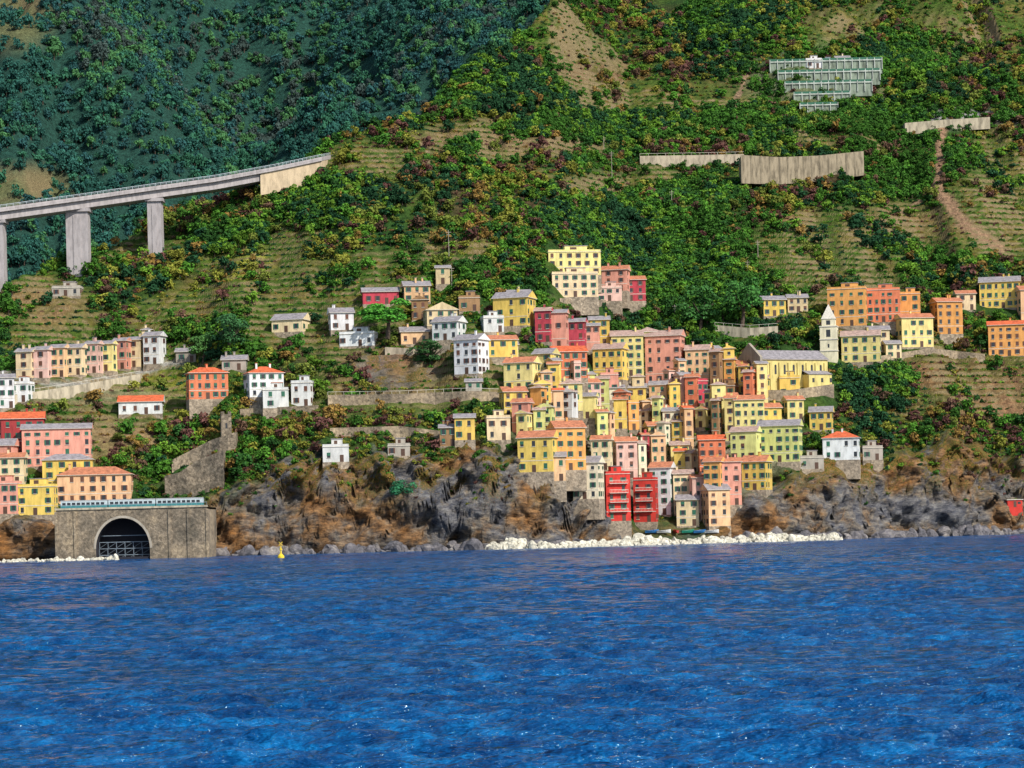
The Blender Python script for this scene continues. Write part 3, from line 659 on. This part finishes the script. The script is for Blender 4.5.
def pl(u,v,y): 
    p=at(u,v,y);return (p.x,p.y)
rocks('breakwater_rocks',[pl(490,545,786),pl(560,545,792),pl(640,545,806),pl(740,540,822),pl(838,536,838)],1500,.5,1.5,4.5,2.6,M_white_rock,1)
rocks('shore_boulders',[pl(-60,556,757),pl(30,556,757),pl(118,556,757)],220,.4,1.1,2.5,.9,M_white_rock,2)
rocks('shore_boulders',[((u-512)/F*ywf(u),float(ywf(u))+1) for u in range(205,600,10)],420,.8,2.6,4,1.6,M_dark_rock,3)
rocks('shore_boulders',[((u-512)/F*ywf(u),float(ywf(u))+1) for u in range(740,1300,10)],520,.8,2.8,5,1.8,M_dark_rock,4)
# ------------------------------------------------------------ buoy, boats, poles, cabin
def buoy():
    p=at(281,558,690);p.z=0;b=MB()
    b.seg((0,0,-.6),(0,0,.5),.9,.9,0,16);b.seg((0,0,.5),(0,0,1.1),.9,.4,0,16);b.seg((0,0,1.1),(0,0,3.3),.24,.14,0,8)
    b.seg((-.5,0,3.3),(.5,0,4.3),.09,.09,0,6);b.seg((.5,0,3.3),(-.5,0,4.3),.09,.09,0,6);b.seg((0,0,2.1),(0,0,2.5),.38,.38,0,10)
    b.done('yellow_buoy',[plain('buoy_yellow',(.85,.6,.03),.5)],p)
buoy()
def boat(u,y,z,L,cm,rot):
    p=at(u,540,y);b=MB();n=9;R=[]
    for i in range(n):
        t=i/(n-1);x=-L/2+L*t;w=L*.17*math.sin(math.pi*min(1,(t*.82+.18)))**.6 if t<.98 else .03
        R.append([(x,-w,.75+.35*t*t),(x,-w*.6,.1),(x,0,-.15),(x,w*.6,.1),(x,w,.75+.35*t*t)])
    for a,c in zip(R[:-1],R[1:]):
        for j in range(4): b.poly([a[j],c[j],c[j+1],a[j+1]],0)
        b.poly([(a[0][0],a[0][1],.55),(c[0][0],c[0][1],.55),(c[4][0],c[4][1],.55),(a[4][0],a[4][1],.55)],1)
    b.poly(R[0],0)
    for x in (-L*.2,L*.1): b.box(x-.12,x+.12,-L*.15,L*.15,.6,.68,1)
    b.done('rowing_boat',[cm,M_door],(p.x,p.y,z),rot)
BC=[plain('boat_blue',(.04,.2,.5),.4),plain('boat_white',(.8,.8,.78),.4),plain('boat_red',(.5,.05,.04),.4),plain('boat_green',(.03,.3,.2),.4)]
for i,u in enumerate([652,664,676,688,700,712]):
    q=site(u,533);boat(u,q.y-1,max(q.z,.2)+.1,4.5,BC[i%4],random.uniform(-1.2,1.2)+.8)
def pole(u,v,hp,cross=True):
    p=site(u,v);h=hp*p.y/F;b=MB();b.seg((0,0,-1),(0,0,h),.14,.09,0,6)
    if cross: b.box(-1.0,1.0,-.07,.07,h-.9,h-.76,0);b.box(-.7,.7,-.07,.07,h-1.7,h-1.57,0)
    b.done('utility_pole',[M_conc],p)
for t in [(612,179,28),(604,152,16),(672,212,22),(449,256,26),(748,282,22),(675,320,16),(452,292,26),(612,120,14,),(758,256,16)]: pole(*t)
def cabin():
    p=site(1014,507);b=MB();b.box(-2.6,2.6,0,3,-3,2.4,0);b.box(-2.9,2.9,-.3,3.3,2.402,2.65,1);b.box(-.5,.5,-.04,.01,0,2,2);b.box(1,2,-.04,.01,1,1.8,3)
    b.done('red_cabin',[WM['red'],M_trim,M_door,M_glass],p+Vector((0,-2,0)),.1)
cabin()
# ------------------------------------------------------------ foliage sources
def foliagemat(name):
    m,nt,b=newmat(name)
    t=N(nt,'ShaderNodeAttribute',attribute_name='tint',attribute_type='INSTANCER').outputs['Color']
    o=N(nt,'ShaderNodeTexCoord').outputs['Object'];n=noise(nt,o,2.2,4,.7)
    x=mixc(nt,1,t,ramp(nt,n,[(.32,.5),(.7,1.6)]),'MULTIPLY')
    nt.links.new(x,b.inputs['Base Color']);b.inputs['Roughness'].default_value=.85;b.inputs['Specular IOR Level'].default_value=.1
    return m
M_leaf=foliagemat('foliage');M_bark=plain('bark',(.1,.07,.05),.9)
def crown(name,seed,nl,nq,sq,cz,trunk,mats,size=.17,rad=.62,flat=1.0):
    r=np.random.default_rng(seed);b=MB()
    lob=[]
    for i in range(nl):
        d=r.normal(size=3);d/=np.linalg.norm(d);rr=r.uniform(.25,.85);c=d*rr*np.array([1,1,sq]);lob.append((c+np.array([0,0,cz]),r.uniform(.26,.5)*rad/.62))
    if trunk:
        top=Vector((r.normal(0,.05),r.normal(0,.05),cz*.75));b.seg((0,0,-.8),top,.09,.05,1,5)
        for c,_ in lob[:4]: b.seg(top*.8,Vector(c),.04,.015,1,3)
    for i in range(nq):
        c,lr=lob[r.integers(nl)];d=r.normal(size=3);d/=np.linalg.norm(d)
        if d[2]<-.5: d[2]*=-1
        p=c+d*lr*r.uniform(.7,1.12)*np.array([1,1,.85*flat])
        nn=Vector(d+r.normal(0,.5,3)).normalized();a=nn.orthogonal().normalized();a.rotate(Matrix.Rotation(r.uniform(0,6.28),3,nn));e=nn.cross(a)
        s=size*r.uniform(.5,1.3);P=Vector(p)
        b.poly([P+a*s,P+e*s*.7+nn*s*.15,P-a*s,P-e*s*.7+nn*s*.1],0)
    me=bpy.data.meshes.new(name);me.from_pydata(b.v,[],b.f);me.update();me.polygons.foreach_set('material_index',b.m)
    for mm in mats: me.materials.append(mm)
    return bpy.data.objects.new(name,me)
col_tree=bpy.data.collections.new('hillside_trees_source')
for i in range(5): col_tree.objects.link(crown('broadleaf_tree_%d'%i,20+i,10,260,.8,1.0,True,[M_leaf,M_bark],size=.17))
for i in range(4): col_tree.objects.link(crown('bush_%d'%i,40+i,7,120,.4,.3,False,[M_leaf,M_bark],size=.2))
def scatter(name,P,S,R,T,I):
    n=len(P);me=bpy.data.meshes.new(name);me.vertices.add(n);me.vertices.foreach_set('co',P.astype(np.float32).ravel())
    for nm,ty,ar,key in (('scl','FLOAT_VECTOR',S,'vector'),('rot','FLOAT_VECTOR',R,'vector'),('tint','FLOAT_COLOR',np.concatenate([T,np.ones((n,1))],1),'color'),('idx','INT',I,'value')):
        a=me.attributes.new(nm,ty,'POINT');a.data.foreach_set(key,(ar.astype(np.int32) if ty=='INT' else ar.astype(np.float32)).ravel())
    o=addobj(name,me)
    g=bpy.data.node_groups.new(name+'_nodes','GeometryNodeTree')
    g.interface.new_socket('Geometry',in_out='INPUT',socket_type='NodeSocketGeometry');g.interface.new_socket('Geometry',in_out='OUTPUT',socket_type='NodeSocketGeometry')
    gi=g.nodes.new('NodeGroupInput');go=g.nodes.new('NodeGroupOutput');ip=g.nodes.new('GeometryNodeInstanceOnPoints')
    ci=g.nodes.new('GeometryNodeCollectionInfo');ci.inputs['Collection'].default_value=col_tree;ci.inputs['Separate Children'].default_value=True;ci.inputs['Reset Children'].default_value=True
    def na(nm,ty):
        q=g.nodes.new('GeometryNodeInputNamedAttribute');q.data_type=ty;q.inputs[0].default_value=nm
        return [s for s in q.outputs if s.enabled and s.name=='Attribute'][0]
    e=g.nodes.new('FunctionNodeEulerToRotation')
    L=g.links.new
    L(gi.outputs[0],ip.inputs['Points']);L(ci.outputs[0],ip.inputs['Instance']);ip.inputs['Pick Instance'].default_value=True
    L(na('idx','INT'),ip.inputs['Instance Index']);L(na('scl','FLOAT_VECTOR'),ip.inputs['Scale']);L(na('rot','FLOAT_VECTOR'),e.inputs[0]);L(e.outputs[0],ip.inputs['Rotation'])
    L(ip.outputs[0],go.inputs[0])
    md=o.modifiers.new('scatter','NODES');md.node_group=g
    return o
PALG=np.array([(.045,.13,.018),(.07,.19,.022),(.03,.095,.02),(.12,.24,.025),(.02,.07,.028)])
PALW=np.array([(.22,.23,.035),(.12,.055,.045),(.24,.15,.04),(.12,.07,.045),(.16,.20,.035)])
def bilerp(G,ui,dj):
    i0=np.floor(ui).astype(int);j0=np.floor(dj).astype(int);a=ui-i0;c=dj-j0
    return (G[j0,i0]*(1-a)+G[j0,i0+1]*a)*(1-c)+(G[j0+1,i0]*(1-a)+G[j0+1,i0+1]*a)*c
def scatA(n):
    r=RNG
    ui=r.uniform(1,len(UA)-3,n);dmax=430;d=r.uniform(3,dmax,n);dj=np.interp(d,DR,np.arange(len(DR)))
    x=bilerp(X,ui,dj);y=bilerp(Y,ui,dj);z=bilerp(Z,ui,dj);U=UA[0]+ui*2.2
    u,v=reroll(512+x/y*F,PV-(z-H)/y*F)
    rk=bilerp(rock,ui,dj);tmm=bilerp(tm,ui,dj);zp=bilerp(Zpre,ui,dj)
    dens=.9*np.ones(n)
    dn=fbm(x/28,y/28,3,61);dens*=.5+.5*sst(dn,-.4,0)
    frz=zp/2.6-np.floor(zp/2.6);row=(frz>.10)&(frz<.36)
    vine=(tmm>.5)
    forest=np.zeros(n)
    for e in [(650,245,100,55),(700,290,80,30),(330,205,70,30),(210,345,40,20),(640,130,140,16),(870,120,110,16),(720,20,70,30),(480,90,60,30),(900,60,60,30),(230,240,40,20),(880,390,40,30),(160,470,20,14),(700,200,60,16),(560,130,60,12)]:
        forest=np.maximum(forest,ell(u,v,*e))
    vine&=forest<.5
    scrub=fbm(x/15,y/15,3,64)
    dens=np.where(vine,np.where(scrub>.18,.5,np.where(row,1.0,.07)),dens)
    dens=np.maximum(dens,forest*.95)
    dens*=1-.68*ell(u,v,650,430,150,85,.15)
    dens*=np.where(rk>.5,.22*sst(z,9,20),1)
    dens*=sst(z,6,11)
    bare=np.zeros(n)
    for e in [(510,142,70,7),(600,72,40,7),(35,305,35,14),(385,370,38,16),(120,440,32,12),(240,258,18,14),(820,85,35,18),(950,118,50,7),(150,385,35,8),(1000,405,40,12)]: bare=np.maximum(bare,ell(u,v,*e))
    dens*=1-.6*bare
    for pts,w in [([(942,128),(938,190),(962,222),(1000,248)],6),([(0,385),(60,388),(135,378),(165,366)],9),([(328,402),(500,399)],6),([(180,484),(215,470)],9),([(245,186),(290,180),(335,163)],9),([(-10,404),(140,381)],6)]:
        dens*=np.where(polyd(u,v,pts)<w,.04,1)
    keep=r.uniform(0,1,n)<dens
    vine&=scrub<=.18
    big=r.uniform(0,1,n)<(.20+.4*forest)*np.where(vine,.05,1)*np.where(rk>.5,.1,1)*np.where(v>330,.6,1)
    s=np.where(big,r.uniform(1.6,3.1,n),r.uniform(.8,1.8,n))*np.where(v>480,.65,1)
    s=np.where(vine&~big,r.uniform(.7,1.15,n),s)
    hpx=s*np.where(big,2.0,.9)/(y/F);wpx=s*.9/(y/F)
    for (a,b_,c,e_,yy) in RECTS:
        keep&=~((u+wpx*.6>a)&(u-wpx*.6<b_)&(v-hpx<e_-2)&(v>c+2)&(y<yy+2))
    for (fx,fy,fr_) in FOOT: keep&=~((x-fx)**2+(y-fy)**2<(fr_+s*.5)**2)
    return [q[keep] for q in (x,y,z,u,v,s,big,tmm,forest,rk)]
x,y,z,u,v,s,big,tmm,forest,rk=scatA(190000)
n=len(x);r=RNG
warm=fbm(x/38,y/38,3,77)
pw=np.clip(.25+.8*warm,0.06,.7)
for e in [(390,215,65,28),(385,150,55,20),(640,30,70,25),(960,40,90,35),(150,270,70,20),(250,205,50,12),(520,180,50,20),(350,255,60,18),(930,350,60,40),(440,500,110,20)]: pw=np.maximum(pw,ell(u,v,*e)*.65)
pw*=1-.85*forest
wsel=r.uniform(0,1,n)<pw
gi_=np.clip((fbm(x/25,y/25,2,88)*.9+.45+r.normal(0,.22,n))*5,0,4.99).astype(int)
wi=np.clip((fbm(x/30+9,y/30,2,89)*.9+.45+r.normal(0,.3,n))*5,0,4.99).astype(int)
T=np.where(wsel[:,None],PALW[wi],PALG[gi_])*r.uniform(.65,1.25,(n,1))
S=np.stack([s*r.uniform(.8,1.25,n),s*r.uniform(.8,1.25,n),s*r.uniform(.75,1.2,n)],1)
I=np.where(big,r.integers(0,5,n),r.integers(5,9,n))
R=np.stack([np.zeros(n),np.zeros(n),r.uniform(0,6.28,n)],1)
scatter('hillside_trees_and_shrubs',np.stack([x,y,z-.1],1),S,R,T,I)
# background forest
nb=46000
ui=r.uniform(60,420,nb);yy=960+1400*r.uniform(0,1,nb)**.9;jj=(yy-960)/5
xb=bilerp(Xb,ui,jj);zb=bilerp(Zb,ui,jj);ub,vb_=reroll(512+xb/yy*F,PV-(zb-H)/yy*F)
kp=(r.uniform(0,1,nb)>.8*bilerp(tb,ui,jj))&(vb_>-80)&(ub<760)&(ub>-330)
xb,yy,zb,ub,vb_=[q[kp] for q in (xb,yy,zb,ub,vb_)];m_=len(xb)
PB=np.array([(.028,.105,.082),(.038,.14,.080),(.028,.095,.092),(.065,.18,.065),(.055,.085,.075)])  # blue-green lift paints distance haze into the leaf colours; no haze volume
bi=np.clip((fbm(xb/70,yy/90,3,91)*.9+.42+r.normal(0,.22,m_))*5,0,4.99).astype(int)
s=r.uniform(2.3,4.2,m_)
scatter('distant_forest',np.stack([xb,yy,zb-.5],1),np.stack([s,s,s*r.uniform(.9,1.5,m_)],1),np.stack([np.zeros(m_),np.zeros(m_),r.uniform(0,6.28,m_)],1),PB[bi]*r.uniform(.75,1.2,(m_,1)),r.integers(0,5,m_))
# ------------------------------------------------------------ single trees
def single(name,u,v,w,h,tint,seed,stem=.45):
    p=site(u,v);sc=p.y/F;W=w*sc/2;Hh=h*sc
    m,nt,b=newmat(name+'_leaves');o=N(nt,'ShaderNodeTexCoord').outputs['Object'];nn=noise(nt,o,.45,5,.7)
    x=mixc(nt,1,tint,ramp(nt,nn,[(.32,.45),(.7,1.7)]),'MULTIPLY');nt.links.new(x,b.inputs['Base Color']);b.inputs['Roughness'].default_value=.85
    cz=Hh*(.5+stem/2);rz=Hh*(1-stem)/2
    ob=crown(name,seed,16,2300,1,0,False,[m,M_bark],size=.065,rad=.5)
    me=ob.data
    co=np.empty(len(me.vertices)*3,np.float32);me.vertices.foreach_get('co',co);co=co.reshape(-1,3)*np.array([W,W,rz*1.05])+np.array([0,0,cz]);me.vertices.foreach_set('co',co.astype(np.float32).ravel());me.update()
    bpy.data.objects.remove(ob)
    e=bpy.data.objects.new(name,None);scene.collection.objects.link(e);e.location=p
    addobj('crown',me,[],parent=e)
    b=MB();tp=Vector((W*.08,0,cz-rz*.5));b.seg((0,0,-1),tp,W*.09,W*.05,0,8)
    for i in range(8):
        a=i*.785+.3;b.seg(tp*.93,(math.cos(a)*W*.6,math.sin(a)*W*.6,cz+rz*.1),W*.035,W*.012,0,5)
    b.done('trunk',[M_bark]).parent=e
single('umbrella_pine_tree',387,344,64,50,(.07,.28,.02),5,.3)
single('broadleaf_tree',228,352,44,38,(.03,.12,.03),6,.1)
single('broadleaf_tree',203,362,34,30,(.06,.17,.03),8,.1)
single('broadleaf_tree',430,366,50,28,(.03,.11,.02),9,.1)
single('broadleaf_tree',402,502,28,26,(.02,.15,.06),10,.05)
single('broadleaf_tree',700,330,50,44,(.035,.14,.02),12,.1)
single('broadleaf_tree',742,326,56,50,(.04,.16,.02),13,.1)
# ------------------------------------------------------------ light, sky, camera
AZ=math.radians(42);EL=math.radians(40)
sd=Vector((math.sin(AZ)*math.cos(EL),-math.cos(AZ)*math.cos(EL),math.sin(EL)))
L=bpy.data.lights.new('sun','SUN');L.energy=4.8;L.angle=math.radians(.5);L.color=(1,.95,.86)
o=bpy.data.objects.new('sun',L);scene.collection.objects.link(o);o.rotation_euler=sd.to_track_quat('Z','Y').to_euler();o.location=sd*500
w=bpy.data.worlds.new('World');scene.world=w;w.use_nodes=True;nt=w.node_tree
sk=nt.nodes.new('ShaderNodeTexSky');sk.sky_type='NISHITA';sk.sun_disc=False;sk.sun_elevation=EL;sk.sun_rotation=math.atan2(sd.x,sd.y)
bg=nt.nodes['Background'];bg.inputs[1].default_value=.15;nt.links.new(sk.outputs[0],bg.inputs[0])
cd=bpy.data.cameras.new('camera');cam=bpy.data.objects.new('camera',cd);scene.collection.objects.link(cam)
cam.location=(0,0,H);cam.rotation_euler=(math.pi/2,TH,0);cd.sensor_width=36;cd.lens=F/1024*36;cd.shift_y=(PV-384)/1024;cd.clip_start=1;cd.clip_end=20000
scene.camera=cam
scene.view_settings.view_transform='Standard';scene.view_settings.look='None';scene.view_settings.exposure=0
